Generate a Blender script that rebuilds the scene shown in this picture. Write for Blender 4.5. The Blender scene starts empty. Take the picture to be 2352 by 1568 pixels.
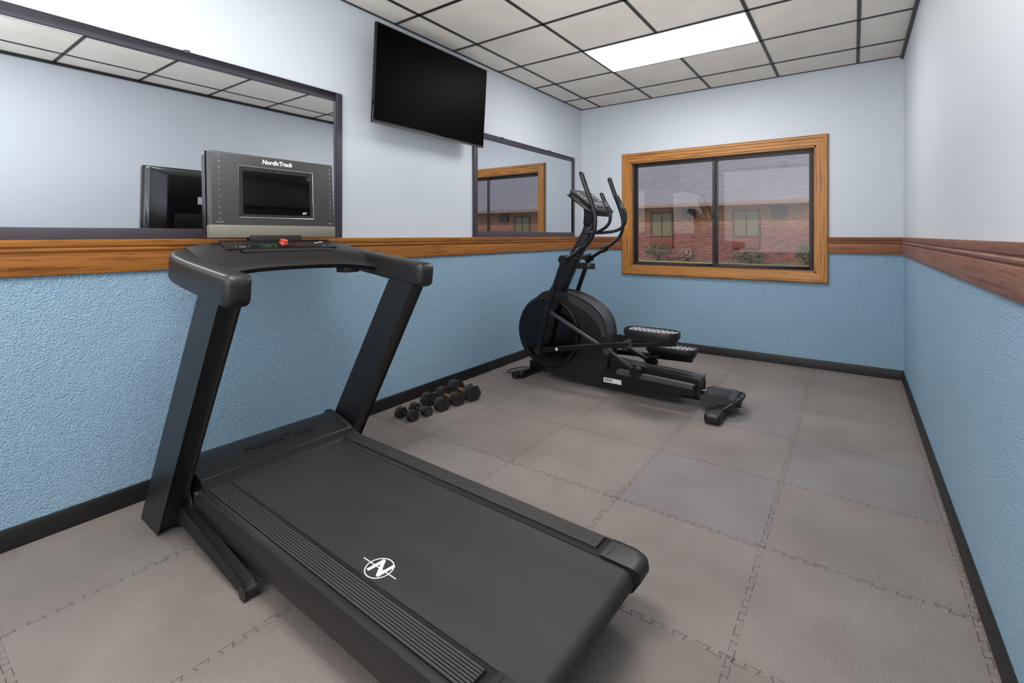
import bpy, bmesh, math, random
from mathutils import Vector, Matrix
random.seed(4)
sc = bpy.context.scene
C = sc.collection
R = math.radians
try:
    sc.view_settings.view_transform = 'Standard'
    sc.view_settings.look = 'None'
except Exception: pass

# ------------------------------------------------------------------ room numbers (metres)
XL, XR, YB, YF, H, HC = -2.66, 0.34, 5.16, -1.4, 2.71, 1.215
F0, TH = 1100.0, R(35.5)

# ------------------------------------------------------------------ materials
def lin(c):
    c = c/255.0
    return c/12.92 if c <= 0.04045 else ((c+0.055)/1.055)**2.4
def rgb(t): return (lin(t[0]), lin(t[1]), lin(t[2]), 1)
class NT:
    def __init__(s, name):
        s.m = bpy.data.materials.new(name); s.m.use_nodes = True
        s.t = s.m.node_tree; s.n = s.t.nodes; s.l = s.t.links
        s.b = s.n['Principled BSDF']; s.out = s.n['Material Output']
    def add(s, typ, **kw):
        n = s.n.new(typ)
        for k, v in kw.items(): setattr(n, k, v)
        return n
    def link(s, a, b): s.l.new(a, b)
    def math(s, op, a, b=None):
        n = s.n.new('ShaderNodeMath'); n.operation = op
        for i, v in enumerate((a, b)):
            if v is None: continue
            if isinstance(v, (int, float)): n.inputs[i].default_value = v
            else: s.l.new(v, n.inputs[i])
        return n.outputs[0]
    def pos(s):
        return s.add('ShaderNodeNewGeometry').outputs['Position']
    def mapped(s, scale):
        mp = s.add('ShaderNodeMapping'); mp.inputs['Scale'].default_value = scale
        s.link(s.pos(), mp.inputs['Vector']); return mp.outputs[0]
    def noise(s, scale, detail=3, vec=None, rough=0.5):
        n = s.add('ShaderNodeTexNoise'); n.inputs['Scale'].default_value = scale
        n.inputs['Detail'].default_value = detail; n.inputs['Roughness'].default_value = rough
        s.link(vec if vec is not None else s.pos(), n.inputs['Vector']); return n.outputs['Fac']
    def ramp(s, fac, stops):
        r = s.add('ShaderNodeValToRGB'); e = r.color_ramp.elements
        while len(e) < len(stops): e.new(0.5)
        for i, (p, c) in enumerate(stops):
            e[i].position = p; e[i].color = rgb(c)
        s.link(fac, r.inputs[0]); return r.outputs[0]
    def mix(s, fac, a, b, blend='MIX'):
        n = s.add('ShaderNodeMix', data_type='RGBA', blend_type=blend)
        for i, v in ((0, fac), (6, a), (7, b)):
            if isinstance(v, (int, float)): n.inputs[i].default_value = v
            elif isinstance(v, tuple): n.inputs[i].default_value = v
            else: s.link(v, n.inputs[i])
        return n.outputs[2]
    def bump(s, h, strength, dist):
        b = s.add('ShaderNodeBump'); b.inputs['Strength'].default_value = strength
        b.inputs['Distance'].default_value = dist
        s.link(h, b.inputs['Height']); s.link(b.outputs[0], s.b.inputs['Normal'])
def P(name, col, rough=0.5, metal=0.0, var=0.06, vscale=6, bump=0, bscale=300, bdist=0.001, spec=None):
    t = NT(name); c = rgb(col)
    lo = tuple(x*(1-var) for x in c[:3])+(1,); hi = tuple(min(1, x*(1+var)) for x in c[:3])+(1,)
    f = t.noise(vscale, 3)
    t.link(t.mix(f, lo, hi), t.b.inputs['Base Color'])
    t.b.inputs['Roughness'].default_value = rough; t.b.inputs['Metallic'].default_value = metal
    if spec is not None: t.b.inputs['Specular IOR Level'].default_value = spec
    if bump: t.bump(t.noise(bscale, 2), bump, bdist)
    return t.m
def emis(name, col, strength):
    t = NT(name); t.b.inputs['Base Color'].default_value = rgb(col)
    t.b.inputs['Emission Color'].default_value = rgb(col); t.b.inputs['Emission Strength'].default_value = strength
    return t.m
def wood(name, dark, light, axis, rough=0.38):
    t = NT(name); s = [95, 95, 95]; s[axis] = 3.2
    f = t.noise(1.0, 8, t.mapped(tuple(s)), 0.7)
    s2 = [9, 9, 9]; s2[axis] = 0.9
    g = t.noise(1.0, 3, t.mapped(tuple(s2)))
    a = t.ramp(f, [(0.36, dark), (0.5, light), (0.62, light)])
    b = t.ramp(g, [(0.3, (216, 208, 204)), (0.7, (255, 255, 255))])
    t.link(t.mix(1.0, a, b, 'MULTIPLY'), t.b.inputs['Base Color'])
    t.b.inputs['Roughness'].default_value = rough
    t.bump(f, 0.15, 0.001)
    return t.m

def wall_material():
    t = NT('painted_wall')
    sep = t.add('ShaderNodeSeparateXYZ'); t.link(t.pos(), sep.inputs[0])
    up = t.math('GREATER_THAN', sep.outputs[2], 1.12)
    n1 = t.noise(1.3, 2)
    low = t.mix(n1, rgb((140, 173, 198)), rgb((150, 182, 205)))
    upp = t.mix(n1, rgb((195, 203, 213)), rgb((202, 209, 218)))
    t.link(t.mix(up, low, upp), t.b.inputs['Base Color'])
    t.link(t.math('ADD', t.math('MULTIPLY', up, 0.14), 0.41), t.b.inputs['Roughness'])
    a = t.noise(130, 3, None, 0.6); b = t.noise(32, 3)
    a2 = t.math('POWER', a, 2.5)
    hh = t.math('ADD', t.math('MULTIPLY', a2, 2.0), t.math('MULTIPLY', b, 0.7))
    k = t.math('SUBTRACT', 1.0, t.math('MULTIPLY', up, 0.96))
    t.bump(t.math('MULTIPLY', hh, k), 0.85, 0.0078)
    return t.m
M_wall = wall_material()

def floor_material():
    t = NT('foam_mat'); TS = 0.605
    sep = t.add('ShaderNodeSeparateXYZ'); t.link(t.pos(), sep.inputs[0])
    cx = t.math('FLOOR', t.math('DIVIDE', t.math('ADD', sep.outputs[0], 0.29), TS))
    cy = t.math('FLOOR', t.math('DIVIDE', t.math('SUBTRACT', sep.outputs[1], 2.69), TS))
    cb = t.add('ShaderNodeCombineXYZ'); t.link(cx, cb.inputs[0]); t.link(cy, cb.inputs[1])
    wn = t.add('ShaderNodeTexWhiteNoise', noise_dimensions='3D'); t.link(cb.outputs[0], wn.inputs['Vector'])
    tile = t.ramp(wn.outputs['Value'], [(0.0, (139, 129, 124)), (0.5, (148, 139, 134)), (1.0, (144, 135, 132))])
    mask = None
    for a_, b_ in ((-1, -1), (-1, 1), (0, 0)):
        e1 = t.math('COMPARE', cx, a_); e1.node.inputs[2].default_value = .1
        e2 = t.math('COMPARE', cy, b_); e2.node.inputs[2].default_value = .1
        m_ = t.math('MULTIPLY', e1, e2)
        mask = m_ if mask is None else t.math('MAXIMUM', mask, m_)
    tile = t.mix(mask, tile, rgb((141, 134, 138)))
    blot = t.ramp(t.noise(2.5, 4), [(0.3, (226, 224, 222)), (0.7, (255, 255, 255))])
    sx = t.math('SINE', t.math('MULTIPLY', t.math('ADD', sep.outputs[0], sep.outputs[1]), 2*math.pi/0.0085))
    sy = t.math('SINE', t.math('MULTIPLY', t.math('SUBTRACT', sep.outputs[0], sep.outputs[1]), 2*math.pi/0.0085))
    w = t.math('MULTIPLY', sx, sy)
    w2 = t.math('ADD', t.math('MULTIPLY', w, .5), .5)
    spk = t.ramp(w2, [(0.0, (190, 190, 190)), (0.5, (255, 255, 255))])
    c = t.mix(1.0, t.mix(1.0, tile, blot, 'MULTIPLY'), spk, 'MULTIPLY')
    t.link(c, t.b.inputs['Base Color']); t.b.inputs['Roughness'].default_value = 0.58
    t.bump(w, 0.5, 0.0014)
    return t.m
M_floor = floor_material()
M_seam = P('mat_seam', (80, 72, 69), 0.9)

def ceiling_material():
    t = NT('ceiling_tile')
    a = t.noise(260, 3); b = t.noise(3, 2)
    c1 = t.ramp(a, [(0.34, (186, 179, 169)), (0.48, (232, 226, 217))])
    c2 = t.ramp(b, [(0.3, (244, 244, 244)), (0.7, (255, 255, 255))])
    t.link(t.mix(1.0, c1, c2, 'MULTIPLY'), t.b.inputs['Base Color'])
    t.b.inputs['Roughness'].default_value = 0.9; t.bump(a, 0.3, 0.0015)
    return t.m
M_ceil = ceiling_material()
M_grid = P('grid_black', (34, 34, 38), 0.45)
M_base = P('baseboard_black', (16, 13, 13), 0.5, bump=0.2, bscale=120)
M_oakY = wood('oak_y', (118, 70, 28), (184, 122, 58), 1)
M_oakX = wood('oak_x', (120, 72, 26), (188, 128, 60), 0)
M_oakZ = wood('oak_z', (120, 72, 26), (186, 126, 58), 2)
M_cherryY = wood('cherry_y', (106, 66, 54), (152, 104, 88), 1, .5)
M_oakXd = wood('oak_xd', (108, 66, 44), (160, 104, 72), 0)
M_black = P('black_plastic', (25, 24, 24), 0.4, bump=0.15, bscale=500, bdist=0.0004)
M_blackm = P('black_matte', (17, 17, 18), 0.6)
M_dark = P('dark_grey_plastic', (54, 54, 56), 0.45)
M_gloss = P('black_gloss', (8, 8, 10), 0.12)
M_satin = P('black_satin', (13, 13, 15), 0.28)
M_screen = P('screen_glass', (3, 3, 4), 0.1, spec=0.2)
M_tv = P('tv_screen', (1, 1, 1), 0.4, spec=0.03)
M_frame = P('mirror_frame', (60, 56, 66), 0.45)
M_bronze = P('window_bronze', (46, 38, 38), 0.45)
M_olive = P('olive_band', (112, 108, 98), 0.5)
M_silver = P('silver', (190, 192, 196), 0.3, 0.9)
M_white = P('white_print', (225, 225, 225), 0.6)
M_grey = P('grey_print', (150, 150, 150), 0.6)
M_emboss = P('emboss', (18, 18, 18), 0.36)
M_red = P('red_knob', (190, 66, 50), 0.4)
M_green = P('green_print', (44, 120, 66), 0.5)
M_redp = P('red_print', (140, 44, 44), 0.5)
M_brass = P('worn_brass', (176, 138, 88), 0.4, 0.7)
M_steel = P('grey_steel', (86, 86, 88), 0.4, 0.6)
M_rubber = P('hex_rubber', (34, 31, 31), 0.45, bump=0.2, bscale=200)
M_pedal = P('pedal_grey', (150, 150, 156), 0.5)
M_rib = P('rib_rubber', (58, 56, 54), 0.5)
def belt_material():
    t = NT('running_belt')
    sep = t.add('ShaderNodeSeparateXYZ'); t.link(t.pos(), sep.inputs[0])
    sx = t.math('SINE', t.math('MULTIPLY', t.math('ADD', sep.outputs[0], sep.outputs[1]), 2*math.pi/0.006))
    sy = t.math('SINE', t.math('MULTIPLY', t.math('SUBTRACT', sep.outputs[0], sep.outputs[1]), 2*math.pi/0.006))
    w = t.math('MULTIPLY', sx, sy); w2 = t.math('ADD', t.math('MULTIPLY', w, .5), .5)
    a = t.ramp(w2, [(0.2, (26, 24, 23)), (0.7, (52, 49, 47))])
    b = t.ramp(t.noise(1.0, 3, t.mapped((1.5, 9, 1))), [(0.3, (215, 215, 215)), (0.7, (255, 255, 255))])
    t.link(t.mix(1.0, a, b, 'MULTIPLY'), t.b.inputs['Base Color']); t.b.inputs['Roughness'].default_value = 0.55
    t.bump(w, 0.3, 0.0008)
    return t.m
M_belt = belt_material()
def mirror_material():
    t = NT('mirror_silver'); t.b.inputs['Base Color'].default_value = (0.66, 0.69, 0.72, 1)
    t.b.inputs['Metallic'].default_value = 1; t.b.inputs['Roughness'].default_value = 0.005
    return t.m
M_mirror = mirror_material()
def glass_material():
    t = NT('window_glass')
    tr = t.add('ShaderNodeBsdfTransparent'); gl = t.add('ShaderNodeBsdfGlossy'); mx = t.add('ShaderNodeMixShader')
    gl.inputs['Roughness'].default_value = 0.02; tr.inputs[0].default_value = (0.95, 0.95, 0.97, 1)
    mx.inputs[0].default_value = 0.02
    t.link(tr.outputs[0], mx.inputs[1]); t.link(gl.outputs[0], mx.inputs[2]); t.link(mx.outputs[0], t.out.inputs[0])
    return t.m
M_glass = glass_material()
M_lamp = emis('diffuser', (255, 253, 248), 18.0)

# ------------------------------------------------------------------ mesh helpers
class MB:
    def __init__(s): s.bm = bmesh.new()
    def _faces(s, vs, faces):
        v = [s.bm.verts.new(p) for p in vs]
        for f in faces:
            try: s.bm.faces.new([v[i] for i in f])
            except ValueError: pass
        return s
    def box(s, x0, x1, y0, y1, z0, z1, m=None):
        vs = [Vector((x, y, z)) for x in (x0, x1) for y in (y0, y1) for z in (z0, z1)]
        if m is not None: vs = [m @ v for v in vs]
        return s._faces(vs, [(0,1,3,2),(4,6,7,5),(0,4,5,1),(2,3,7,6),(0,2,6,4),(1,5,7,3)])
    def prism(s, poly, axis, a, b, m=None):
        def pt(p, t):
            v = {'x': (t, p[0], p[1]), 'y': (p[0], t, p[1]), 'z': (p[0], p[1], t)}[axis]
            return m @ Vector(v) if m is not None else Vector(v)
        n = len(poly)
        vs = [pt(p, a) for p in poly]+[pt(p, b) for p in poly]
        return s._faces(vs, [tuple(range(n)), tuple(range(2*n-1, n-1, -1))]+[(i, (i+1) % n, n+(i+1) % n, n+i) for i in range(n)])
    def cyl(s, p0, p1, r0, r1=None, n=24):
        p0, p1 = Vector(p0), Vector(p1); r1 = r0 if r1 is None else r1
        t = (p1-p0).normalized(); a = Vector((0, 0, 1)) if abs(t.z) < 0.9 else Vector((1, 0, 0))
        u = t.cross(a).normalized(); w = t.cross(u)
        vs = [p0+(u*math.cos(2*math.pi*i/n)+w*math.sin(2*math.pi*i/n))*r0 for i in range(n)]
        vs += [p1+(u*math.cos(2*math.pi*i/n)+w*math.sin(2*math.pi*i/n))*r1 for i in range(n)]
        return s._faces(vs, [tuple(range(n)), tuple(range(2*n-1, n-1, -1))]+[(i, (i+1) % n, n+(i+1) % n, n+i) for i in range(n)])
    def ring(s, c, axis, ro, ri, t, n=48):
        c = Vector(c); a = {'x': 0, 'y': 1, 'z': 2}[axis]; o = [i for i in range(3) if i != a]
        vs = []
        for (r, d) in ((ro, -t/2), (ro, t/2), (ri, t/2), (ri, -t/2)):
            for i in range(n):
                v = Vector((0, 0, 0)); v[o[0]] = r*math.cos(2*math.pi*i/n); v[o[1]] = r*math.sin(2*math.pi*i/n); v[a] = d
                vs.append(c+v)
        fs = []
        for k in range(4):
            for i in range(n):
                j = (i+1) % n; k2 = (k+1) % 4
                fs.append((k*n+i, k*n+j, k2*n+j, k2*n+i))
        return s._faces(vs, fs)
    def sweep(s, path, w, h=None, sub=6, rnd=0.5, up=(0, 0, 1), scales=None, n=20, roundend=True):
        h = w if h is None else h
        P_ = [Vector(p) for p in path]
        sc_ = list(scales) if scales else [1.0]*len(P_)
        pts, ss = [], []
        if sub > 1 and len(P_) > 2:
            N = len(P_)
            for i in range(N-1):
                p0 = P_[max(i-1, 0)]; p1 = P_[i]; p2 = P_[i+1]; p3 = P_[min(i+2, N-1)]
                for k in range(sub):
                    t = k/sub
                    pts.append(0.5*((2*p1)+(p2-p0)*t+(2*p0-5*p1+4*p2-p3)*t*t+(3*p1-p0-3*p2+p3)*t**3))
                    ss.append(sc_[i]*(1-t)+sc_[i+1]*t)
            pts.append(P_[-1]); ss.append(sc_[-1])
        else: pts, ss = P_, sc_
        if roundend:
            er = min(w, h)/2
            t0 = (pts[0]-pts[1]).normalized(); t1 = (pts[-1]-pts[-2]).normalized()
            a0, a1, s0, s1 = pts[0], pts[-1], ss[0], ss[-1]
            for a in (35, 62, 80):
                q = er*math.sin(R(a))*0.6; f = 1-(1-math.cos(R(a)))*er/(max(w, h)/2)*0.95
                pts.insert(0, a0+t0*q*s0); ss.insert(0, s0*f); pts.append(a1+t1*q*s1); ss.append(s1*f)
        sec = []
        e = 2.0 if rnd >= 1 else 2.0+(1-rnd)*6
        for i in range(n):
            a = 2*math.pi*i/n; c_, s_ = math.cos(a), math.sin(a)
            sec.append((math.copysign(abs(c_)**(2/e), c_)*w/2, math.copysign(abs(s_)**(2/e), s_)*h/2))
        rings = []; side = None
        for i, p in enumerate(pts):
            t = (pts[min(i+1, len(pts)-1)]-pts[max(i-1, 0)]).normalized()
            if side is None:
                side = t.cross(Vector(up))
                if side.length < 1e-3: side = t.cross(Vector((1, 0, 0)))
            side = (side-t*side.dot(t)).normalized(); u = side.cross(t)
            rings.append([s.bm.verts.new(p+side*a*ss[i]+u*b*ss[i]) for a, b in sec])
        for i in range(len(rings)-1):
            for j in range(n):
                k = (j+1) % n
                s.bm.faces.new((rings[i][j], rings[i][k], rings[i+1][k], rings[i+1][j]))
        s.bm.faces.new(rings[0]); s.bm.faces.new(rings[-1])
        return s
    def build(s, name, mat, parent=None, bevel=0, seg=2, xf=None, off=None, angle=38):
        bm = s.bm
        bmesh.ops.remove_doubles(bm, verts=bm.verts, dist=1e-6)
        if bevel:
            ed = [e for e in bm.edges if len(e.link_faces) == 2 and e.calc_face_angle(0) > R(30)]
            bmesh.ops.bevel(bm, geom=ed, offset=bevel, segments=seg, profile=0.5, affect='EDGES', clamp_overlap=True)
        bmesh.ops.recalc_face_normals(bm, faces=bm.faces)
        if xf is not None: bm.transform(xf)
        if off is not None: bm.transform(Matrix.Translation(-Vector(off)))
        me = bpy.data.meshes.new(name); bm.to_mesh(me); bm.free()
        for p in me.polygons: p.use_smooth = True
        me.set_sharp_from_angle(angle=R(angle))
        me.materials.append(mat)
        o = bpy.data.objects.new(name, me); C.objects.link(o)
        if parent is not None: o.parent = parent
        return o
def tag(o, label=None, cat=None, group=None, kind=None):
    if label: o['label'] = label
    if cat: o['category'] = cat
    if group: o['group'] = group
    if kind: o['kind'] = kind
    return o
def empty(name, loc, rz=0, ry=0):
    o = bpy.data.objects.new(name, None); C.objects.link(o); o.location = loc; o.rotation_euler = (0, ry, rz)
    o.empty_display_size = 0.1
    return o
def text(body, size, m, mat, parent, name='lettering', ext=0.0006, align='CENTER', xf=None, off=None, bold=0.0, shear=0.0):
    cu = bpy.data.curves.new('t', 'FONT'); cu.body = body; cu.size = size; cu.extrude = ext
    cu.align_x = align; cu.align_y = 'CENTER'; cu.offset = bold; cu.shear = shear; cu.resolution_u = 3
    ob = bpy.data.objects.new('t', cu); C.objects.link(ob)
    dg = bpy.context.evaluated_depsgraph_get()
    me = bpy.data.meshes.new_from_object(ob.evaluated_get(dg))
    bpy.data.objects.remove(ob); bpy.data.curves.remove(cu)
    me.transform(m)
    if xf is not None: me.transform(xf)
    if off is not None: me.transform(Matrix.Translation(-Vector(off)))
    me.name = name; me.materials.clear(); me.materials.append(mat)
    o = bpy.data.objects.new(name, me); C.objects.link(o); o.parent = parent
    return o
def frame(o, x, y):
    x = Vector(x).normalized(); y = Vector(y).normalized(); z = x.cross(y)
    m = Matrix.Identity(4)
    for i, v in enumerate((x, y, z)):
        for j in range(3): m[j][i] = v[j]
    for j in range(3): m[j][3] = o[j]
    return m

# ================================================================== SETTING
def make_floor():
    bm = bmesh.new()
    def quad(pts, mi):
        f = bm.faces.new([bm.verts.new(p) for p in pts]); f.material_index = mi
    quad([(XL-.1, YF-.1, 0), (XR+.1, YF-.1, 0), (XR+.1, YB+.1, 0), (XL-.1, YB+.1, 0)], 0)
    quad([(XL-.1, YF-.1, -.05), (XL-.1, YB+.1, -.05), (XR+.1, YB+.1, -.05), (XR+.1, YF-.1, -.05)], 0)
    def seam(fn, t0, t1):
        p, a, d = 0.067, 0.0085, 0.004
        pts = []; t = t0
        while t < t1:
            pts += [(t+d, -a), (t-d+0.0, a), (t+p/2+d, a), (t+p/2-d, -a)]; t += p
        for i in range(len(pts)-1):
            A = Vector(fn(*pts[i])); B = Vector(fn(*pts[i+1])); dd = (B-A)
            if dd.length < 1e-6: continue
            w = random.uniform(.0006, .0014)
            if random.random() < 0.15: w = .0003      # joints closed tight
            nn = Vector((-dd.y, dd.x, 0)).normalized()*w; e = dd.normalized()*w
            z = Vector((0, 0, 0.0006))
            quad([A-e+nn+z, A-e-nn+z, B+e-nn+z, B+e+nn+z], 1)
    for i in range(-4, 2):
        x = -0.29+0.605*i
        if XL < x < XR-.01: seam(lambda t, o, x=x: (x+o, t, 0), YF, YB)
    for j in range(-7, 5):
        y = 2.69+0.605*j
        if YF < y < YB: seam(lambda t, o, y=y: (t, y+o, 0), XL, XR)
    me = bpy.data.meshes.new('floor'); bm.to_mesh(me); bm.free()
    me.materials.append(M_floor); me.materials.append(M_seam)
    o = bpy.data.objects.new('floor', me); C.objects.link(o); tag(o, 'grey interlocking foam mat floor', kind='structure')
make_floor()
def struct(name, mb, mat, label=None, bevel=0, parent=None):
    o = mb.build(name, mat, parent, bevel)
    if parent is None: tag(o, label, kind='structure')
    return o
struct('wall_left', MB().box(XL-.12, XL, YF-.1, YB+.12, 0, 2.9), M_wall, 'left wall, pale above the wood rail and textured blue below')
struct('wall_right', MB().box(XR, XR+.12, YF-.1, YB+.12, 0, 2.9), M_wall, 'right wall, pale above and textured blue below')
struct('wall_front', MB().box(XL, XR, YF-.12, YF, 0, 2.9), M_wall, 'wall behind the camera')
WX0, WX1, WZ0, WZ1 = -2.04, -0.28, 0.872, 2.03
wb = MB().box(XL, WX0, YB, YB+.12, 0, 2.9).box(WX1, XR, YB, YB+.12, 0, 2.9).box(WX0, WX1, YB, YB+.12, 0, WZ0).box(WX0, WX1, YB, YB+.12, WZ1, 2.9)
struct('wall_back', wb, M_wall, 'back wall with the window, pale above and textured blue below')
cl = struct('ceiling', MB().box(XL, XR, YF, YB, H+.006, H+.06), M_ceil, 'suspended ceiling of off-white tiles in a black grid')
g = MB(); bw = 0.011
gx = [-2.41+.61*i for i in range(5)]; gy = [2.29+.61*i for i in range(-6, 5)]
for i, x in enumerate(gx):
    segs = [(YF, YB)] if i != 2 else [(YF, .46), (1.07, 3.51), (4.12, YB)]
    for a, b in segs: g.box(x-bw, x+bw, a, b, H+.001, H+.0065)
for y in gy: g.box(XL, XR, y-bw, y+bw, H+.001, H+.006)
g.box(XL, XL+.014, YF, YB, H, H+.0065).box(XR-.02, XR, YF, YB, H-.02, H+.0065).box(XL, XR, YB-.012, YB, H, H+.0065)
g.build('grid', M_grid, cl)
bh = 0.083
struct('baseboard_left', MB().prism([(XL, 0), (XL+.012, 0), (XL+.012, bh-.012), (XL+.006, bh), (XL, bh)], 'y', YF, YB), M_base, 'black baseboard along the left wall')
struct('baseboard_right', MB().prism([(XR, 0), (XR-.012, 0), (XR-.012, bh-.012), (XR-.006, bh), (XR, bh)], 'y', YF, YB), M_base, 'black baseboard along the right wall')
struct('baseboard_back', MB().prism([(YB, 0), (YB-.012, 0), (YB-.012, bh-.012), (YB-.006, bh), (YB, bh)], 'x', XL+.012, XR-.012), M_base, 'black baseboard along the back wall')
prof = [(0, 1.052), (.016, 1.052), (.019, 1.056), (.019, 1.136), (.014, 1.140), (.014, 1.144), (.024, 1.148), (.027, 1.156), (.022, 1.162), (.022, 1.166), (.030, 1.170), (.034, 1.182), (.036, 1.190), (.036, 1.198), (0, 1.198)]
struct('trim_1', MB().prism([(XL+d, z) for d, z in prof], 'y', YF, YB), M_oakY, 'orange oak chair rail along the left wall')
struct('trim_2', MB().prism([(YB-d, z) for d, z in prof], 'x', XL+.02, -2.137), M_oakXd, 'oak chair rail on the back wall left of the window')
struct('trim_3', MB().prism([(YB-d, z) for d, z in prof], 'x', -0.184, XR-.02), M_oakXd, 'oak chair rail on the back wall right of the window')
struct('trim_4', MB().prism([(XR-d, z) for d, z in prof], 'y', YF, YB), M_cherryY, 'reddish brown chair rail along the right wall')

# window
win = tag(empty('window_1', (-1.16, YB, 0)), 'oak framed sliding window in the back wall', kind='structure')
wo = (-1.16, YB, 0)
OX0, OX1, OZ0, OZ1 = -2.137, -0.184, 0.778, 2.127
def casing(pts0, mat):
    mb = MB(); (a, b, c, d) = [Vector(p) for p in pts0]
    steps = [(0.0, .018), (0.12, .03), (0.30, .030), (0.36, .024), (0.62, .022), (0.66, .016), (0.95, .014), (1.0, .006)]
    vs = []
    for t, h in steps+[(1.0, 0), (0.0, 0)]:
        for p, q in ((a, d), (b, c)):
            w = p.lerp(q, t); vs.append((w.x, YB-h, w.y))
    n = len(vs)//2
    fs = [(2*i, 2*i+1, 2*((i+1) % n)+1, 2*((i+1) % n)) for i in range(n)]
    fs += [tuple(2*i for i in range(n)), tuple(2*i+1 for i in range(n))]
    mb._faces(vs, fs)
    return mb.build('casing', mat, win, off=wo, angle=25)
casing([(OX0, OZ1), (OX1, OZ1), (WX1, WZ1), (WX0, WZ1)], M_oakX)
casing([(OX0, OZ0), (OX1, OZ0), (WX1, WZ0), (WX0, WZ0)], M_oakX)
casing([(OX0, OZ0), (OX0, OZ1), (WX0, WZ1), (WX0, WZ0)], M_oakZ)
casing([(OX1, OZ0), (OX1, OZ1), (WX1, WZ1), (WX1, WZ0)], M_oakZ)
MB().box(WX0, WX1, YB-.004, YB+.11, WZ0-.002, WZ0+.012).build('jamb', M_oakX, win, off=wo)
MB().box(WX0, WX1, YB-.004, YB+.11, WZ1-.012, WZ1+.002).build('jamb', M_oakX, win, off=wo)
MB().box(WX0-.002, WX0+.012, YB-.004, YB+.11, WZ0, WZ1).build('jamb', M_oakZ, win, off=wo)
MB().box(WX1-.012, WX1+.002, YB-.004, YB+.11, WZ0, WZ1).build('jamb', M_oakZ, win, off=wo)
def rectframe(x0, x1, y0, y1, z0, z1, w, wb_=None):
    wb_ = wb_ or w
    return MB().box(x0, x0+w, y0, y1, z0, z1).box(x1-w, x1, y0, y1, z0, z1).box(x0+w, x1-w, y0, y1, z0, z0+wb_).box(x0+w, x1-w, y0, y1, z1-w, z1)
a0, a1, c0, c1 = WX0+.012, WX1-.012, WZ0+.012, WZ1-.012
rectframe(a0, a1, YB+.05, YB+.11, c0, c1, .012).build('window_frame', M_bronze, win, off=wo)
s1_ = rectframe(a0+.012, -1.135, YB+.082, YB+.1, c0+.012, c1-.012, .026).build('sash', M_bronze, win, bevel=.002, off=wo)
s2_ = rectframe(-1.185, a1-.012, YB+.06, YB+.078, c0+.012, c1-.012, .030).build('sash', M_bronze, win, bevel=.002, off=wo)
MB().box(a0+.03, -1.16, YB+.089, YB+.092, c0+.03, c1-.03).build('pane', M_glass, s1_, off=wo)
MB().box(-1.16, a1-.03, YB+.068, YB+.071, c0+.03, c1-.03).build('pane', M_glass, s2_, off=wo)
MB().box(-1.182, -1.165, YB+.05, YB+.06, 1.40, 1.50).build('latch', M_black, s2_, bevel=.002, off=wo)

# ================================================================== CEILING LIGHTS
def light_panel(x0, x1, y0, y1, label):
    t = tag(empty('ceiling_light', ((x0+x1)/2, (y0+y1)/2, H)), label, 'light', 'recessed ceiling lights')
    o = t.location.copy()
    e = bw
    rectf = MB()
    for (a, b, c, d) in ((x0+e, x0+e+.008, y0+e, y1-e), (x1-e-.008, x1-e, y0+e, y1-e), (x0+e+.008, x1-e-.008, y0+e, y0+e+.008), (x0+e+.008, x1-e-.008, y1-e-.008, y1-e)):
        rectf.box(a, b, c, d, H-.002, H+.0055)
    rectf.build('frame', M_white, t, off=o)
    MB().box(x0+e+.008, x1-e-.008, y0+e+.008, y1-e-.008, H-.003, H+.0055).build('diffuser', M_lamp, t, off=o)
light_panel(-1.80, -.58, 3.51, 4.12, 'bright rectangular ceiling light seen directly in the ceiling near the window')
light_panel(-1.80, -.58, .46, 1.07, 'bright ceiling light seen only as a strip in the large mirror')

# ================================================================== MIRRORS
def mirror(y0, y1, z0, z1, label):
    t = tag(empty('wall_mirror', (XL, (y0+y1)/2, z0)), label, 'mirror', 'framed wall mirrors')
    o = t.location.copy(); w = .048
    mb = MB()
    for (a, b, c, d) in ((y0, y0+w, z0, z1), (y1-w, y1, z0, z1), (y0+w, y1-w, z0, z0+w), (y0+w, y1-w, z1-w, z1)):
        mb.box(XL+.0005, XL+.02, a, b, c, d)
    mb.build('frame', M_frame, t, bevel=.002, off=o)
    MB().box(XL+.001, XL+.010, y0+w, y1-w, z0+w, z1-w).build('glass', M_mirror, t, off=o)
    for yy in ((y0+y1)/2+.35, (y0+y1)/2-.5):
        MB().box(XL+.001, XL+.024, yy-.012, yy+.012, z1-.006, z1+.008).build('clip', M_frame, t, bevel=.002, off=o)
mirror(-.59, 1.848, 1.199, 2.107, 'large dark-framed wall mirror behind the treadmill screen')
mirror(3.145, 4.962, 1.199, 2.112, 'smaller dark-framed wall mirror beside the television, reflecting the window')

# ================================================================== TELEVISION
tv = tag(empty('television', (-2.49, 2.533, 2.258), 0, R(3.6)), 'black flat-screen television mounted high on the wall between the mirrors', 'television')
tw, th_ = 1.122, .632
MB().box(-.012, .012, -tw/2, tw/2, -th_/2, th_/2).build('bezel', M_gloss, tv, bevel=.003)
MB().box(.0122, .0135, -tw/2+.009, tw/2-.009, -th_/2+.016, th_/2-.009).build('screen', M_tv, tv)
MB().box(-.0125, .0145, -tw/2+.004, tw/2-.004, -th_/2-.004, -th_/2+.004).build('lower_trim', M_steel, tv, bevel=.001)
MB().prism([(-.012, -.28), (-.05, -.25), (-.055, .12), (-.03, .26), (-.012, .28)], 'y', -.46, .46).build('back_cover', M_blackm, tv, bevel=.006)
mb = MB().box(-.075, -.05, -.2, -.16, -.2, .2).box(-.075, -.05, .16, .2, -.2, .2).box(-.165, -.155, -.16, .16, -.1, .1)
mb.box(-.16, -.06, -.03, .03, -.05, .05).box(-.075, -.06, -.2, .2, -.03, .03)
mb.build('wall_mount', M_blackm, tv, bevel=.002)

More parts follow.
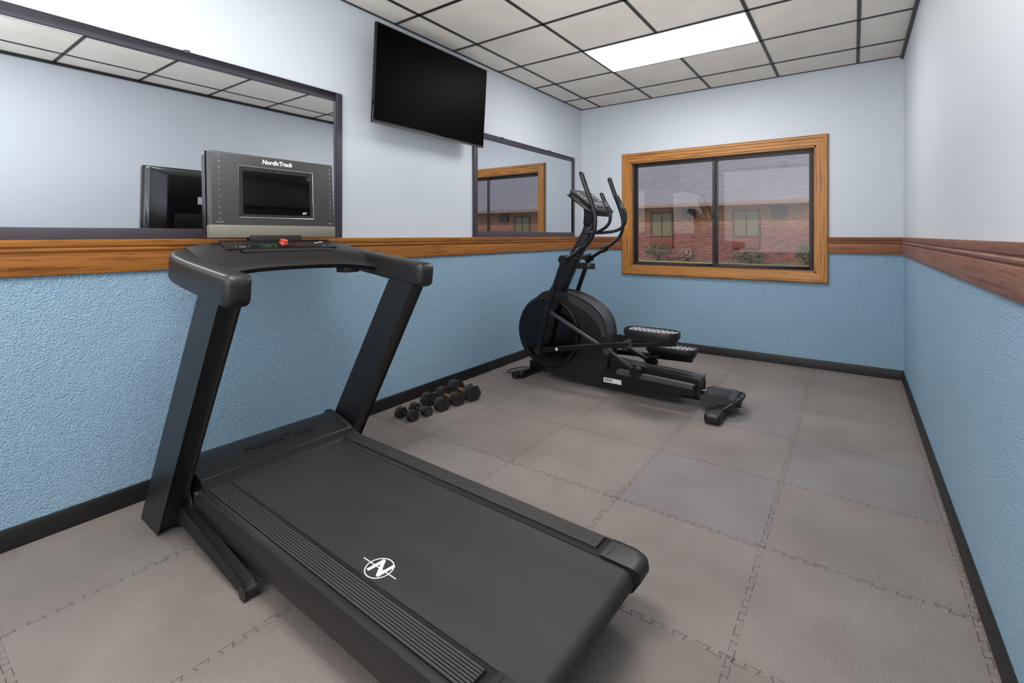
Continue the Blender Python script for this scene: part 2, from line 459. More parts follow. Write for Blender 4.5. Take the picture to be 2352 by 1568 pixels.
# ================================================================== TREADMILL
tm = tag(empty('treadmill', (-2.3, 1.195, 0), R(-1.9)), 'large black treadmill with screen console in the foreground', 'treadmill')
hp = [(-.095, .055), (-.105, .17), (-.095, .215), (-.07, .245), (-.03, .258), (.02, .256), (.165, .222), (.172, .05)]
hood = MB().prism(hp, 'y', -.352, .352).build('motor_cover', M_black, tm, bevel=.012, seg=3)
mb = MB().prism([(.168, .06), (.168, .219), (.19, .214), (.215, .208), (.228, .199), (.228, .06)], 'y', -.352, .352)
mb.build('front_collar', M_black, tm, bevel=.006)
hs = math.atan2(.034, .145)
text('NordicTrack', .062, frame((.068, 0.03, .2462), (0, 1, 0), (-math.cos(hs), 0, math.sin(hs))), M_emboss, hood, 'embossed_lettering', .0014, bold=.0005)
mb = MB()
for s in (-1, 1):
    mb.prism([(s*.31, .075), (s*.362, .085), (s*.365, .182), (s*.31, .182)], 'x', .17, 1.62)
mb.box(.0, 1.66, -.31, .31, .06, .12)
mb.build('deck_frame', M_black, tm, bevel=.008)
for s in (-1, 1):
    rl = MB().prism([(s*.252, .178), (s*.252, .200), (s*.262, .205), (s*.345, .204), (s*.364, .196), (s*.366, .178)], 'x', .205, 1.66).build('foot_rail', M_black, tm, bevel=.003)
    MB().box(.235, 1.62, min(s*.273, s*.343), max(s*.273, s*.343), .200, .2058).build('strip_base', M_gloss, rl)
    mb = MB()
    for i in range(8):
        y = s*(.2775+.0087*i)
        mb.box(.24, 1.615, y-.0027, y+.0027, .205, .2105)
    mb.build('ribbed_strip', M_rib, rl, bevel=.0008, seg=1)
    def capring(r, z, x1, w):
        pl = [(1.64, s*.253), (x1, s*.253)]
        for a in range(0, 91, 15): pl.append((x1-r+r*math.cos(R(a)), s*(w-r+r*math.sin(R(a)))))
        pl.append((1.64, s*w)); return [(x, y, z) for x, y in pl]
    levels = [capring(.05, .10, 1.70, .345), capring(.055, .135, 1.75, .36), capring(.058, .175, 1.775, .367), capring(.056, .193, 1.772, .365), capring(.052, .2035, 1.76, .355), capring(.045, .2065, 1.74, .338)]
    mb = MB(); n = len(levels[0])
    L = [[mb.bm.verts.new(p) for p in lv] for lv in levels]
    for a, b in zip(L[:-1], L[1:]):
        for j in range(n): mb.bm.faces.new((a[j], a[(j+1) % n], b[(j+1) % n], b[j]))
    mb.bm.faces.new(L[0]); mb.bm.faces.new(L[-1])
    mb.build('rear_end_cap', M_black, tm, angle=60)
bp = [(.20, .198)]+[(1.72+.034*math.cos(R(a)), .164+.034*math.sin(R(a))) for a in range(90, -91, -15)]+[(.20, .130)]
belt = MB().prism(bp, 'y', -.25, .25).build('running_belt', M_belt, tm)
lx, ly, lz = 1.128, -.202, .1987
mb = MB().ring((lx, ly, lz), 'z', .045, .0418, .0010, 48)
mb.box(lx-.078, lx+.078, ly-.0013, ly+.0013, lz-.0005, lz+.0008)
mb.build('logo_ring', M_white, belt)
text('N', .082, frame((lx, ly, lz), (1, 0, 0), (0, 1, 0)), M_white, belt, 'logo_letter', .0007, bold=.002, shear=.12)
MB().cyl((1.72, -.26, .164), (1.72, .26, .164), .030).build('rear_roller', M_steel, tm)
for s in (-1, 1):
    MB().cyl((1.60, s*.31, 0), (1.60, s*.31, .11), .026, .018).build('rear_foot', M_blackm, tm, bevel=.003)
for s in (-1, 1):
    ya, yb = sorted((s*.452, s*.376))
    MB().prism([(-.165, 0), (.015, 0), (.60, .99), (.445, .99)], 'y', ya, yb).build('upright', M_black, tm, bevel=.012, seg=3)
    ya, yb = sorted((s*.395, s*.36))
    lf = MB().prism([(.05, .10), (.10, .12), (.66, .050), (.68, .03), (.66, .012), (.06, .055)], 'y', ya, yb).build('lift_arm', M_blackm, tm, bevel=.004)
    MB().cyl((.66, s*.355, .022), (.66, s*.40, .022), .022).build('wheel', M_rubber, lf, bevel=.003)
    MB().prism([(.03, .16), (.10, .17), (.16, .06), (.13, .02), (.06, .03)], 'y', s*.376, s*.36).build('hinge_bracket', M_blackm, tm, bevel=.004)
MB().box(-.12, -.03, -.38, .38, .01, .07).box(.05, .12, -.37, .37, .06, .11).build('base_crossbar', M_blackm, tm, bevel=.006)
for s in (-1, 1):
    MB().sweep([(.655, s*.412, 1.030), (.45, s*.416, 1.052), (.25, s*.416, 1.075), (.13, s*.402, 1.092), (.075, s*.35, 1.108), (.062, s*.27, 1.118), (.062, s*.18, 1.122)],
               .088, .112, rnd=.45, n=28, sub=6, scales=[1, .98, .96, .95, .9, .85, .8]).build('handle_arm', M_black, tm, angle=60)
tray_prof = [(.045, 1.10), (.045, 1.178), (.065, 1.192), (.095, 1.193), (.235, 1.135), (.262, 1.108), (.300, 1.098), (.312, 1.083), (.300, 1.066), (.255, 1.062), (.10, 1.075)]
mb = MB(); rows = []
for i in range(25):
    y = -.375+.75*i/24; e = abs(y)/.375; bend = .05*e*e
    rows.append([mb.bm.verts.new((x+bend*0.6 if x > .2 else x+.01*e*e, y, z-.028*e**3)) for x, z in tray_prof])
for a, b in zip(rows[:-1], rows[1:]):
    n = len(a)
    for j in range(n): mb.bm.faces.new((a[j], a[(j+1) % n], b[(j+1) % n], b[j]))
mb.bm.faces.new(rows[0]); mb.bm.faces.new(rows[-1])
tray = mb.build('control_tray', M_black, tm, angle=50)
ta = math.atan2(.058, .14)
def tp(d, y, h=0.0):
    return Vector((.095+d*math.cos(ta)+h*math.sin(ta), y, 1.193-d*math.sin(ta)+h*math.cos(ta)))
up_ = (-math.cos(ta), 0, math.sin(ta))
def tf(d, y, h=0.0): return frame(tp(d, y, h), (0, 1, 0), up_)
MB().box(-.255, .255, -.040, .054, -.004, .0015, tf(.058, 0)).build('control_panel', M_satin, tray, bevel=.001)
MB().box(-.21, .21, -.014, .014, -.003, .0012, tf(.122, 0)).build('vent_recess', M_gloss, tray)
mb = MB()
for d in (.113, .122, .131): mb.box(-.20, .20, -.0018, .0018, -.001, .0035, tf(d, 0))
mb.build('air_vent', M_dark, tray)
MB().cyl(tp(.06, .0, 0), tp(.06, .0, .012), .012, .010).cyl(tp(.06, .0, .012), tp(.06, .0, .024), .016, .013).build('safety_knob', M_red, tray, bevel=.004, seg=3)
def outline(y, d, w, h, mat):
    mb = MB(); t = .0011
    for (a, b, c, e) in ((-w/2, w/2, -h/2, -h/2+t), (-w/2, w/2, h/2-t, h/2), (-w/2, -w/2+t, -h/2, h/2), (w/2-t, w/2, -h/2, h/2)):
        mb.box(a, b, c, e, .0005, .0022, tf(d, y))
    return mb.build('button', mat, tray)
outline(-.072, .072, .07, .028, M_green); outline(.078, .060, .07, .032, M_redp)
text('START', .010, tf(.072, -.072, .002), M_green, tray); text('STOP', .010, tf(.060, .078, .002), M_redp, tray)
text('v  VOL  ^', .016, tf(.078, -.185, .002), M_grey, tray); text('FAN', .010, tf(.045, .17, .002), M_white, tray)
text('SPEED', .009, tf(.035, .20, .002), M_white, tray); text('- 0 +', .010, tf(.078, .19, .002), M_grey, tray)
MB().box(.24, .31, .215, .30, 1.035, 1.062).build('sensor_box', M_blackm, tm, bevel=.004)

# display
XD = Matrix.Translation((.085, .014, 1.20)) @ Matrix.Rotation(R(-3), 4, 'Y') @ Matrix.Diagonal((1, .955, .985, 1)) @ Matrix.Translation((-.085, 0, -1.20))
disp = MB().box(.045, .085, -.307, .307, 1.205, 1.588).build('display_housing', M_dark, tm, bevel=.010, seg=3, xf=XD)
mb = MB()
fr = [(.046, .304, 1.208, 1.584), (-.02, .300, 1.212, 1.580), (-.075, .235, 1.235, 1.545)]
rr = [[mb.bm.verts.new((x, a*w, z)) for a, z in ((-1, z0), (1, z0), (1, z1), (-1, z1))] for x, w, z0, z1 in fr]
for a, b in zip(rr[:-1], rr[1:]):
    for j in range(4): mb.bm.faces.new((a[j], a[(j+1) % 4], b[(j+1) % 4], b[j]))
mb.bm.faces.new(rr[0]); mb.bm.faces.new(rr[-1])
bs = mb.build('back_shell', M_satin, disp, bevel=.006, xf=XD)
mb = MB().box(-.083, -.074, -.20, .20, 1.26, 1.34)
for i in range(5): mb.box(-.079, -.073, -.20, .20, 1.49+.006*i, 1.493+.006*i)
mb.build('back_panel', M_black, bs, bevel=.002, xf=XD)
MB().box(-.0775, -.0745, -.085, -.045, 1.395, 1.435).build('sticker', M_white, bs, xf=XD)
MB().box(.047, .0885, -.309, .309, 1.203, 1.262).build('lower_band', M_olive, disp, bevel=.005, xf=XD)
mb = MB()
for (a, b, c, d) in ((-.186, .186, 1.531, 1.534), (-.186, .186, 1.296, 1.299), (-.186, -.183, 1.296, 1.534), (.183, .186, 1.296, 1.534)):
    mb.box(.084, .0868, a, b, c, d)
mb.build('screen_outline', M_silver, disp, bevel=.0006, seg=1, xf=XD)
MB().box(.084, .0862, -.183, .183, 1.299, 1.531).build('screen_surround', M_blackm, disp, xf=XD)
MB().box(.085, .0868, -.166, .166, 1.312, 1.512).build('screen', M_screen, disp, bevel=.0008, xf=XD)
MB().cyl((.086, 0, 1.522), (.0875, 0, 1.522), .003).build('camera_dot', M_redp, disp, xf=XD)
def df(y, z, x=.0855): return frame((x, y, z), (0, 1, 0), (0, 0, 1))
text('NordicTrack', .0285, df(0.0, 1.560), M_white, disp, ext=.0008, xf=XD, bold=.0007, shear=.15)
text('iFIT', .014, df(.135, 1.323, .0868), M_white, disp, xf=XD, bold=.0003, shear=.2)
text('- - - - - - -\n. . . . . . . .', .009, df(-.15, 1.276), M_grey, disp, xf=XD)
for i, tx in enumerate(['12', '10', '8', '6', '5', '4', '3', '2', '1', '0', '-2', '-3']):
    text(tx, .011, df(-.268, 1.568-.0255*i), M_grey, disp, 'scale_number', xf=XD)
for i, tx in enumerate(['12', '10', '9', '8', '7', '6', '5', '4', '3', '2', '1']):
    text(tx, .011, df(.282, 1.562-.0255*i), M_grey, disp, 'scale_number', xf=XD)
text('SPEED', .008, df(.282, 1.275), M_grey, disp, xf=XD); text('INCLINE', .008, df(-.268, 1.274), M_grey, disp, xf=XD)
MB().box(.05, .10, -.12, .12, 1.17, 1.215).build('display_neck', M_blackm, tm, bevel=.004)

# ================================================================== ELLIPTICAL
EO = Vector((-1.56, 3.56, 0)); el = tag(empty('elliptical_trainer', EO), 'black elliptical trainer standing in front of the window', 'elliptical trainer')
YC = 3.56
def E(mb, name, mat, parent=el, **k): return mb.build(name, mat, parent, off=EO, **k)
def cr(pts, sub=5):
    V = [Vector(p) for p in pts]; out = []
    for i in range(len(V)-1):
        p0 = V[max(i-1, 0)]; p1 = V[i]; p2 = V[i+1]; p3 = V[min(i+2, len(V)-1)]
        for k in range(sub):
            t = k/sub; q = 0.5*((2*p1)+(p2-p0)*t+(2*p0-5*p1+4*p2-p3)*t*t+(3*p1-p0-3*p2+p3)*t**3); out.append((q.x, q.y))
    out.append((V[-1].x, V[-1].y)); return out
fx, fz, fr_ = -2.085, .405, .292
poly = [(fx+fr_*math.cos(R(a)), fz+fr_*math.sin(R(a))) for a in range(115, 251, 5)]
poly += [(-2.05, .062), (-1.59, .05), (-1.572, .25)]
poly += cr([(-1.575, .40), (-1.59, .51), (-1.635, .59), (-1.71, .65), (-1.82, .70), (-1.95, .733), (-2.08, .735), (-2.15, .715)])
hs_ = E(MB().prism(poly, 'y', 3.465, 3.655), 'shroud', M_black, bevel=.016, seg=3)
for s in (-1, 1):
    y = YC+s*.112
    E(MB().ring((fx, y, fz), 'y', .292, .262, .035, 64), 'flywheel_rim', M_satin, bevel=.006)
    E(MB().cyl((fx, y-.012, fz), (fx, y+.012, fz), .264, n=64), 'flywheel_disc', M_gloss, bevel=.004)
    E(MB().cyl((fx, y-.018, fz), (fx, y+.018, fz), .05, n=32), 'hub_cover', M_satin, bevel=.005)
up1 = cr([(-1.91, .727), (-1.82, .703), (-1.71, .653), (-1.633, .593), (-1.588, .513), (-1.572, .42)])
dn1 = cr([(-1.60, .42), (-1.63, .50), (-1.70, .575), (-1.79, .63), (-1.89, .665)])
E(MB().prism(up1+dn1, 'y', 3.462, 3.658), 'shroud_panel', M_dark, bevel=.003)
E(MB().sweep([(-2.10, YC, .66), (-2.02, YC, .80), (-1.90, YC, 1.02), (-1.78, YC, 1.24), (-1.755, YC, 1.36)], .085, .12, rnd=.4, scales=[1.15, 1, .8, .68, .6]), 'mast', M_satin, angle=60)
E(MB().cyl((-1.87, 3.36, 1.03), (-1.87, 3.76, 1.03), .022), 'pivot_axle', M_satin, bevel=.004)
CF = frame((-1.735, YC, 1.475), (0, 1, 0), (-.80, 0, .60))
cmb = MB().prism([(-.15, -.135), (.15, -.135), (.185, -.06), (.185, .13), (.165, .15), (-.165, .15), (-.185, .13), (-.185, -.06)], 'z', -.03, .02, CF)
con = E(cmb, 'console', M_satin, bevel=.008, seg=3)
E(MB().prism([(-.13, -.115), (.13, -.115), (.16, -.05), (.165, .12), (-.165, .12), (-.16, -.05)], 'z', .019, .0225, CF), 'console_face', M_dark, con, bevel=.001)
E(MB().box(-.085, .085, .015, .105, .022, .025, CF), 'display', M_screen, con)
for i in range(3):
    for j in (-1, 1): E(MB().box(j*.125-.012, j*.125+.012, .01+.034*i, .03+.034*i, .022, .0255, CF), 'key', M_pedal, con, bevel=.001)
for i in range(5): E(MB().box(-.09+.04*i, -.065+.04*i, -.05, -.035, .022, .0255, CF), 'key', M_pedal, con, bevel=.001)
E(MB().box(-.09, .09, -.098, -.088, .022, .028, CF), 'tablet_ledge', M_black, con, bevel=.001)
E(MB().sweep([(-1.77, YC, 1.30), (-1.75, YC, 1.40), (-1.745, YC, 1.455)], .10, .10, rnd=.4, scales=[.7, .9, 1.2]), 'console_neck', M_satin)
for s in (-1, 1):
    y = YC+s*.15
    fb = E(MB().sweep([(-1.79, YC+s*.02, 1.235), (-1.70, YC+s*.10, 1.235), (-1.585, y, 1.255), (-1.52, y, 1.31), (-1.515, y, 1.40), (-1.55, y, 1.46), (-1.585, y, 1.535)], .025, rnd=1, n=14, scales=[1, 1, 1, 1, 1.1, 1.25, 1.25]), 'fixed_handlebar', M_satin)
    E(MB().cyl((-1.535, y, 1.43), (-1.555, y, 1.47), .0178), 'pulse_sensor', M_steel, fb)
for s in (-1, 1):
    y = YC+s*.24; dx = 0.0 if s < 0 else .02
    E(MB().sweep([(-1.712+dx, y, 1.695), (-1.672+dx, y, 1.58), (-1.62+dx, y, 1.45), (-1.592+dx, y, 1.33), (-1.61+dx, y, 1.22), (-1.68, y-s*.01, 1.13), (-1.79, y-s*.02, 1.06), (-1.885, y-s*.02, 1.005)],
                 .032, rnd=1, n=16, scales=[1.15, 1.15, 1.1, .85, .85, .9, 1, 1.1]), 'swing_arm', M_satin)
    E(MB().cyl((-1.75, y-s*.02, 1.085), (-1.70, y-s*.012, 1.115), .026), 'arm_joint', M_satin, bevel=.004)
    E(MB().cyl((-1.875, y-s*.045, 1.02), (-1.875, y+s*.01, 1.02), .030), 'arm_pivot', M_satin, bevel=.006)
low = {-1: (-2.11, .27), 1: (-2.13, .22)}
for s in (-1, 1):
    y = YC+s*.225; ex, ez = low[s]
    E(MB().sweep([(-1.875, y, 1.02), ((-1.875+ex)/2-.02, y, (1.02+ez)/2), (ex, y, ez)], .030, .038, rnd=.8, n=16), 'lower_arm', M_satin)
    E(MB().cyl((ex, y-.025, ez), (ex, y+.025, ez), .028), 'lower_joint', M_black, bevel=.005)
ped = {-1: (-1.165, .515), 1: (-1.165, .315)}
for s in (-1, 1):
    y = YC+s*.225; ex, ez = low[s]; px_, pz = ped[s]
    E(MB().sweep([(ex, y, ez), (-1.45, y, ez+(pz-.06-ez)*.7), (px_+.16, y-s*.02, pz-.05)], .028, .040, rnd=.6, n=16), 'pedal_bar', M_satin)
    def oval(x0, x1, w, k=32):
        o_ = []
        for i in range(k):
            a = 2*math.pi*i/k; c_, s_ = math.cos(a), math.sin(a)
            o_.append(((x0+x1)/2+math.copysign(abs(c_)**.55, c_)*(x1-x0)/2, y+math.copysign(abs(s_)**.7, s_)*w/2))
        return o_
    pm = MB(); o1 = oval(px_-.195, px_+.195, .19); o2 = oval(px_-.183, px_+.183, .168); o0 = oval(px_-.175, px_+.175, .145)
    n = len(o1)
    L = [[pm.bm.verts.new((a, b, z)) for a, b in o] for o, z in ((o0, pz-.042), (o1, pz-.006), (o1, pz+.032), (o2, pz+.032), (o2, pz))]
    for a, b in zip(L[:-1], L[1:]):
        for j in range(n): pm.bm.faces.new((a[j], a[(j+1) % n], b[(j+1) % n], b[j]))
    pm.bm.faces.new(L[0]); pm.bm.faces.new(L[-1])
    pd = E(pm, 'pedal', M_black, bevel=.002)
    pm = MB()
    for i in range(10):
        for j in range(4):
            xx = px_-.153+.034*i+(.006 if j % 2 else -.002); yy = y-.057+.038*j
            pm.box(xx-.013, xx+.013, yy-.014, yy+.014, pz-.002, pz+.024)
    E(pm, 'tread', M_pedal, pd, bevel=.003)
for s in (-1, 1):
    y = YC+s*.175
    if s < 0: pts = [(-2.034, y, .585), (-1.522, y, .339)]
    else: pts = [(-2.10, y, .25), (-1.52, y, .30)]
    E(MB().sweep(pts, .02, .03, sub=1, rnd=.6, n=14), 'connecting_rod', M_steel)
    E(MB().sweep([pts[1], (-1.30, y, .215)], .026, .036, sub=1, rnd=.6, n=14), 'track_link', M_black)
    E(MB().cyl((-1.30, y-.025, .212), (-1.30, y+.025, .212), .034), 'roller', M_satin, bevel=.006)
    E(MB().cyl((pts[1][0], y-.028, pts[1][2]), (pts[1][0], y+.028, pts[1][2]), .024), 'link_joint', M_steel, bevel=.004)
    px_, pz = ped[s]
    E(MB().cyl((-1.34, y, pz-.09), (-1.34, y+s*.06, pz-.09), .026), 'pedal_joint', M_steel, bevel=.004)
    E(MB().sweep([(-1.34, y+s*.03, pz-.09), (-1.25, y+s*.04, pz-.05)], .03, .03, sub=1, rnd=.6, n=12), 'pedal_bracket', M_black)
E(MB().prism([(-1.60, .05), (-1.60, .23), (-1.52, .235), (-1.42, .225), (-.89, .190), (-.875, .175), (-.875, .115), (-.93, .085), (-1.0, .075)], 'y', 3.50, 3.62), 'track_housing', M_black, bevel=.008)
for s in (-1, 1):
    E(MB().prism([(-1.45, .200), (-.90, .178), (-.90, .160), (-1.45, .175)], 'y', YC+s*.145-.028, YC+s*.145+.028), 'rail', M_steel, bevel=.003)
E(MB().prism([(-1.59, .06), (-1.59, .17), (-1.42, .175), (-.90, .155), (-.90, .11), (-1.1, .08)], 'y', 3.43, 3.69), 'roller_track', M_satin, bevel=.004)
E(MB().prism([(-1.58, .035), (-1.58, .085), (-1.0, .085), (-1.0, .055), (-1.06, .03)], 'y', 3.47, 3.65), 'lower_frame', M_blackm, bevel=.004)
E(MB().box(-1.02, -.62, 3.525, 3.595, .045, .10), 'rear_beam', M_satin, bevel=.006)
ft = MB().prism([(-.86, .05), (-.86, .105), (-.82, .122), (-.69, .118), (-.65, .10), (-.65, .05)], 'y', 3.45, 3.66)
ft = E(ft, 'rear_cover', M_dark, bevel=.008)
mb = MB()
for i in range(8): mb.box(-.82+.017*i, -.812+.017*i, 3.47, 3.64, .116, .124)
E(mb, 'cover_ribs', M_black, ft, bevel=.001)
sb = E(MB().sweep([(-.73, 3.28, .035), (-.72, 3.42, .045), (-.71, 3.56, .05), (-.72, 3.70, .045), (-.73, 3.85, .035)], .07, .055, rnd=.5, n=18), 'rear_stabilizer', M_satin)
for s in (-1, 1):
    E(MB().sweep([(-.74, YC+s*.21, .036), (-.74, YC+s*.31, .034)], .10, .062, sub=1, rnd=.5, n=18), 'end_cap', M_black, sb)
E(MB().sweep([(-.72, 3.38, .055), (-.66, 3.40, .090), (-.62, 3.47, .11), (-.61, 3.56, .115), (-.62, 3.65, .11), (-.66, 3.72, .090), (-.72, 3.74, .055)], .022, rnd=1, n=12), 'lift_handle', M_satin)
sf = E(MB().sweep([(-2.30, 3.34, .035), (-2.30, 3.80, .035)], .06, .05, sub=1, rnd=.5, n=18), 'front_stabilizer', M_satin)
for yy in (3.335, 3.785):
    E(MB().cyl((-2.335, yy-.02, .03), (-2.335, yy+.02, .03), .03), 'wheel', M_rubber, sf, bevel=.004)
E(MB().box(-2.32, -2.10, 3.52, 3.60, .04, .12), 'front_beam', M_satin, bevel=.006)
bh_ = E(MB().ring((-1.74, 3.52, .965), 'z', .045, .037, .045, 32), 'bottle_holder', M_black, bevel=.003)
E(MB().box(-1.86, -1.78, 3.51, 3.54, .94, .99), 'holder_bracket', M_black, bh_)
st = E(MB().box(-1.575, -1.43, 3.4285, 3.4295, .082, .118), 'sticker', M_white)
mb = MB()
for i in range(9): mb.box(-1.565+.007*i, -1.5615+.007*i, 3.428, 3.4286, .092, .112)
E(mb, 'sticker_print', M_gloss, st)
E(MB().cyl((-1.93, 3.322, .305), (-1.93, 3.316, .305), .012), 'round_badge', M_white)
cd = [Vector((-2.42, 3.55, .006)), Vector((-2.47, 3.42, .006)), Vector((-2.52, 3.50, .006)), Vector((-2.46, 3.66, .006)), Vector((-2.36, 3.62, .02)), Vector((-2.30, 3.60, .08))]
E(MB().sweep(cd, .007, rnd=1, n=8), 'power_cord', M_blackm)

# ================================================================== DUMBBELLS
specs = [(-2.405, 2.175, .150, .037, 'smallest black hex dumbbell, nearest to the treadmill', M_blackm, 12),
         (-2.400, 2.295, .165, .033, 'small hex dumbbell with a thin grey handle, second in the row', M_steel, 8),
         (-2.400, 2.430, .205, .048, 'middle black hex dumbbell with a dark metal handle', M_blackm, 4),
         (-2.395, 2.575, .225, .049, 'hex dumbbell with worn brass handle, between the middle one and the largest', M_brass, 2),
         (-2.385, 2.715, .255, .058, 'largest hex dumbbell with brass coloured handle, farthest in the row', M_brass, 0)]
for X, Y, Ln, Rr, lab, hm, rot in specs:
    t = tag(empty('dumbbell', (X, Y, 0), R(rot-10)), lab, 'dumbbell', 'hex dumbbells on the mat by the wall')
    ap = Rr*math.cos(R(30)); hw = Ln*.27
    prof = [(-Ln/2+hw*.8, .010), (-Ln*.12, .0125), (0, .0155), (Ln*.12, .0125), (Ln/2-hw*.8, .010)]
    MB().sweep([(x, 0, ap) for x, r in prof], .026, rnd=1, n=16, scales=[r/.013 for x, r in prof], roundend=False).build('handle', hm, t)
    for s in (-1, 1):
        hx = [(Rr*math.cos(R(60*i+0)), ap+Rr*math.sin(R(60*i+0))) for i in range(6)]
        hd = MB().prism(hx, 'x', s*Ln/2, s*(Ln/2-hw)).build('head', M_rubber, t, bevel=Rr*.14, seg=2)
        MB().cyl((s*(Ln/2-.001), 0, ap), (s*(Ln/2+.0008), 0, ap), Rr*.55, n=24).build('end_disc', M_blackm if hm is not M_steel else M_dark, hd)

# ================================================================== OUTSIDE
def mat_grass():
    t = NT('grass'); a = t.noise(3, 5)
    t.link(t.ramp(a, [(0.35, (90, 96, 66)), (0.65, (136, 132, 100))]), t.b.inputs['Base Color']); t.b.inputs['Roughness'].default_value = .95
    return t.m
def mat_brick():
    t = NT('brick'); sep = t.add('ShaderNodeSeparateXYZ'); t.link(t.pos(), sep.inputs[0])
    cb = t.add('ShaderNodeCombineXYZ'); t.link(sep.outputs[0], cb.inputs[0]); t.link(sep.outputs[2], cb.inputs[1])
    def br(c1, c2, mo):
        b = t.add('ShaderNodeTexBrick'); t.link(cb.outputs[0], b.inputs['Vector'])
        b.inputs['Scale'].default_value = 1; b.inputs['Brick Width'].default_value = .24; b.inputs['Row Height'].default_value = .085
        b.inputs['Mortar Size'].default_value = .009; b.inputs['Bias'].default_value = .1
        b.inputs['Color1'].default_value = rgb(c1); b.inputs['Color2'].default_value = rgb(c2); b.inputs['Mortar'].default_value = rgb(mo)
        return b.outputs[0]
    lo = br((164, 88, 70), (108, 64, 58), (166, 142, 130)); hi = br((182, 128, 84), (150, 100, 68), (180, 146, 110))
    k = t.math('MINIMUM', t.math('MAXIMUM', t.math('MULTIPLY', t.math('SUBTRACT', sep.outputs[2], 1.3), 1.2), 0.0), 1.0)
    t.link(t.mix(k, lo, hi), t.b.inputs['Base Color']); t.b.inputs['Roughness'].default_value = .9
    return t.m
def mat_shingle():
    t = NT('shingles'); sep = t.add('ShaderNodeSeparateXYZ'); t.link(t.pos(), sep.inputs[0])
    cb = t.add('ShaderNodeCombineXYZ'); t.link(sep.outputs[0], cb.inputs[0]); t.link(sep.outputs[1], cb.inputs[1])
    b = t.add('ShaderNodeTexBrick'); t.link(cb.outputs[0], b.inputs['Vector']); b.inputs['Scale'].default_value = 1
    b.inputs['Brick Width'].default_value = .45; b.inputs['Row Height'].default_value = .22; b.inputs['Mortar Size'].default_value = .008
    b.inputs['Color1'].default_value = rgb((132, 126, 127)); b.inputs['Color2'].default_value = rgb((142, 136, 136)); b.inputs['Mortar'].default_value = rgb((120, 114, 116))
    t.link(b.outputs[0], t.b.inputs['Base Color']); t.b.inputs['Roughness'].default_value = .95; t.b.inputs['Specular IOR Level'].default_value = .1
    return t.m
M_brick, M_shing = mat_brick(), mat_shingle()
tag(MB().box(-45, 45, 5.4, 60, -.3, -.1).build('ground', mat_grass()), 'grass strip outside the window', kind='structure')
tag(MB().box(-45, 45, 5.4, 22.2, -.1, -.09).build('pavement', P('asphalt', (120, 118, 118), .9)), 'grey asphalt outside', kind='structure')
tag(MB().box(-30, 30, 22.2, 22.45, -.1, -.01).build('curb', P('yellow_paint', (204, 172, 66), .7), bevel=.02), 'yellow painted curb in front of the brick building', 'curb')
bo = Vector((-3, 26, -.1)); bd = tag(empty('brick_building', bo), 'long brick building with grey shingle roof seen through the window', 'building')
def B(mb, name, mat, parent=bd, **k): return mb.build(name, mat, parent, off=bo, **k)
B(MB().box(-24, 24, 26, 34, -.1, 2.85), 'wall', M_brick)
rf = B(MB().prism([(25.2, 2.76), (25.2, 2.86), (36.5, 9.4), (48, 2.86), (48, 2.76)], 'x', -25, 25), 'roof', M_shing)
B(MB().box(-25, 25, 25.13, 25.2, 2.66, 2.88), 'gutter', P('gutter', (150, 120, 104), .6), rf, bevel=.02)
M_bw = P('far_glass', (128, 112, 80), .35); M_bf = P('far_frame', (92, 70, 56), .6)
M_vent = P('vent', (84, 66, 58), .7); M_louv = P('louver', (134, 72, 58), .7)
for i in range(-3, 6):
    x = -8.5+4.18*i
    f_ = MB()
    for (a, b, c, d) in ((x-.62, x-.54, 1.12, 2.47), (x+.54, x+.62, 1.12, 2.47), (x-.54, x+.54, 1.12, 1.20), (x-.54, x+.54, 2.39, 2.47), (x-.02, x+.02, 1.2, 2.39)): f_.box(a, b, 25.93, 26.02, c, d)
    w_ = B(f_, 'window', M_bf); B(MB().box(x-.54, x+.54, 25.97, 25.99, 1.2, 2.39), 'pane', M_bw, w_)
    B(MB().box(x+1.1, x+1.75, 25.75, 26.01, 2.1, 2.58), 'vent_box', M_vent, bevel=.02)
    B(MB().box(x-.6, x+.6, 25.9, 26.01, .55, 1.10), 'louver_panel', M_louv, bevel=.02)
M_leaf = P('shrub_leaf', (110, 108, 78), .8, var=.4, vscale=9); M_leaf2 = P('dry_leaf', (168, 140, 124), .8, var=.4, vscale=9)
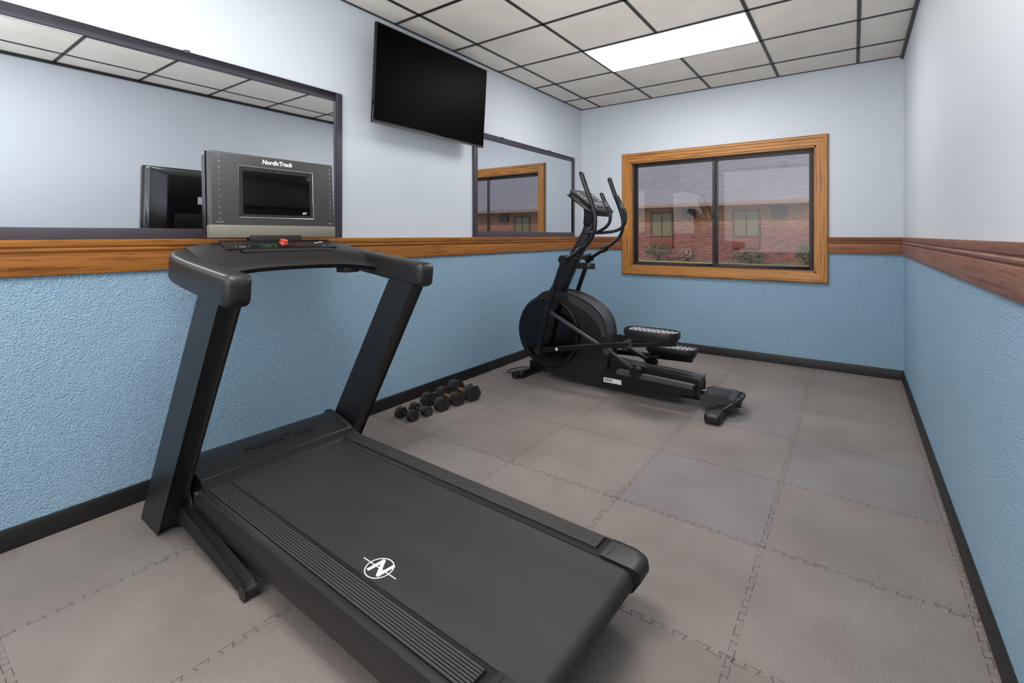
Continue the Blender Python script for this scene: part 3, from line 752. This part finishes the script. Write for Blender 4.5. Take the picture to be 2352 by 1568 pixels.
for X, w, h, m, lab in ((-8.35, .75, .95, M_leaf, 'round green shrub at the base of the brick wall, below the left far window'),
                        (-6.85, .55, .65, M_leaf2, 'dry brownish shrub right of the round green shrub'),
                        (-3.95, .85, .6, M_leaf, 'low green shrub below the right far window'),
                        (-1.7, .5, .95, M_leaf, 'tall narrow shrub near the right edge of the window view')):
    t = tag(empty('shrub', (X, 24.9, -.1)), lab, 'shrub', 'shrubs by the brick building')
    mb = MB()
    for i in range(520):
        a = random.uniform(0, 2*math.pi); c = random.uniform(-1, 1); r = random.uniform(.2, 1)**.5; q = math.sqrt(1-c*c)
        p = Vector((w*r*q*math.cos(a), w*.7*r*q*math.sin(a), h*.52+h*.48*r*c))
        u = Vector((random.uniform(-1, 1), random.uniform(-1, 1), random.uniform(-1, 1))).normalized()*.06
        v = u.cross(Vector((random.uniform(-1, 1), random.uniform(-1, 1), .4))).normalized()*.03
        mb._faces([p-u, p+v, p+u, p-v], [(0, 1, 2, 3)])
    mb.build('foliage', m, t)
    mb = MB()
    for i in range(5): mb.cyl((0, 0, 0), (w*.5*math.cos(i*1.3), w*.4*math.sin(i*1.3), h*.6), .02, .008, 6)
    mb.build('stem', M_bf, t)

# ================================================================== LIGHT
w = bpy.data.worlds.new('sky'); sc.world = w; w.use_nodes = True
bg = w.node_tree.nodes['Background']; bg.inputs[0].default_value = (0.78, 0.86, 1.0, 1); bg.inputs[1].default_value = 1.0
sun = bpy.data.lights.new('sun', 'SUN'); sun.energy = 1.5; sun.angle = R(2); so = bpy.data.objects.new('sun', sun); C.objects.link(so)
so.rotation_euler = (R(52), 0, R(-25))
def area(name, loc, rot, sx, sy, e, col=(1, .98, .96)):
    fl = bpy.data.lights.new(name, 'AREA'); fl.shape = 'RECTANGLE'; fl.size = sx; fl.size_y = sy; fl.energy = e; fl.color = col
    fo = bpy.data.objects.new(name, fl); C.objects.link(fo); fo.location = loc; fo.rotation_euler = rot
area('fill_front', (-1.1, -1.25, 1.75), (R(88), 0, 0), 2.6, 1.8, 44)  # added fill lamp behind the camera, lifts the surfaces facing it
area('fill_up_near', (-1.1, -.40, 1.25), (R(180), 0, 0), 1.8, 1.0, 50)  # uplight added behind the camera to brighten the ceiling, not a room fixture
area('fill_up_mid', (-1.15, 2.7, 1.55), (R(180), 0, 0), 1.6, 3.2, 13)  # unseen uplight added mid-room, lightens the ceiling tiles from below

# ================================================================== CAMERA
cam = bpy.data.cameras.new('camera'); co = bpy.data.objects.new('camera', cam); C.objects.link(co)
cam.sensor_width = 36; cam.sensor_fit = 'HORIZONTAL'; cam.lens = F0/2352*36; cam.shift_y = -244/2352; cam.clip_start = .02
co.location = (0, 0, HC); co.rotation_euler = (R(90), 0, TH)
sc.camera = co
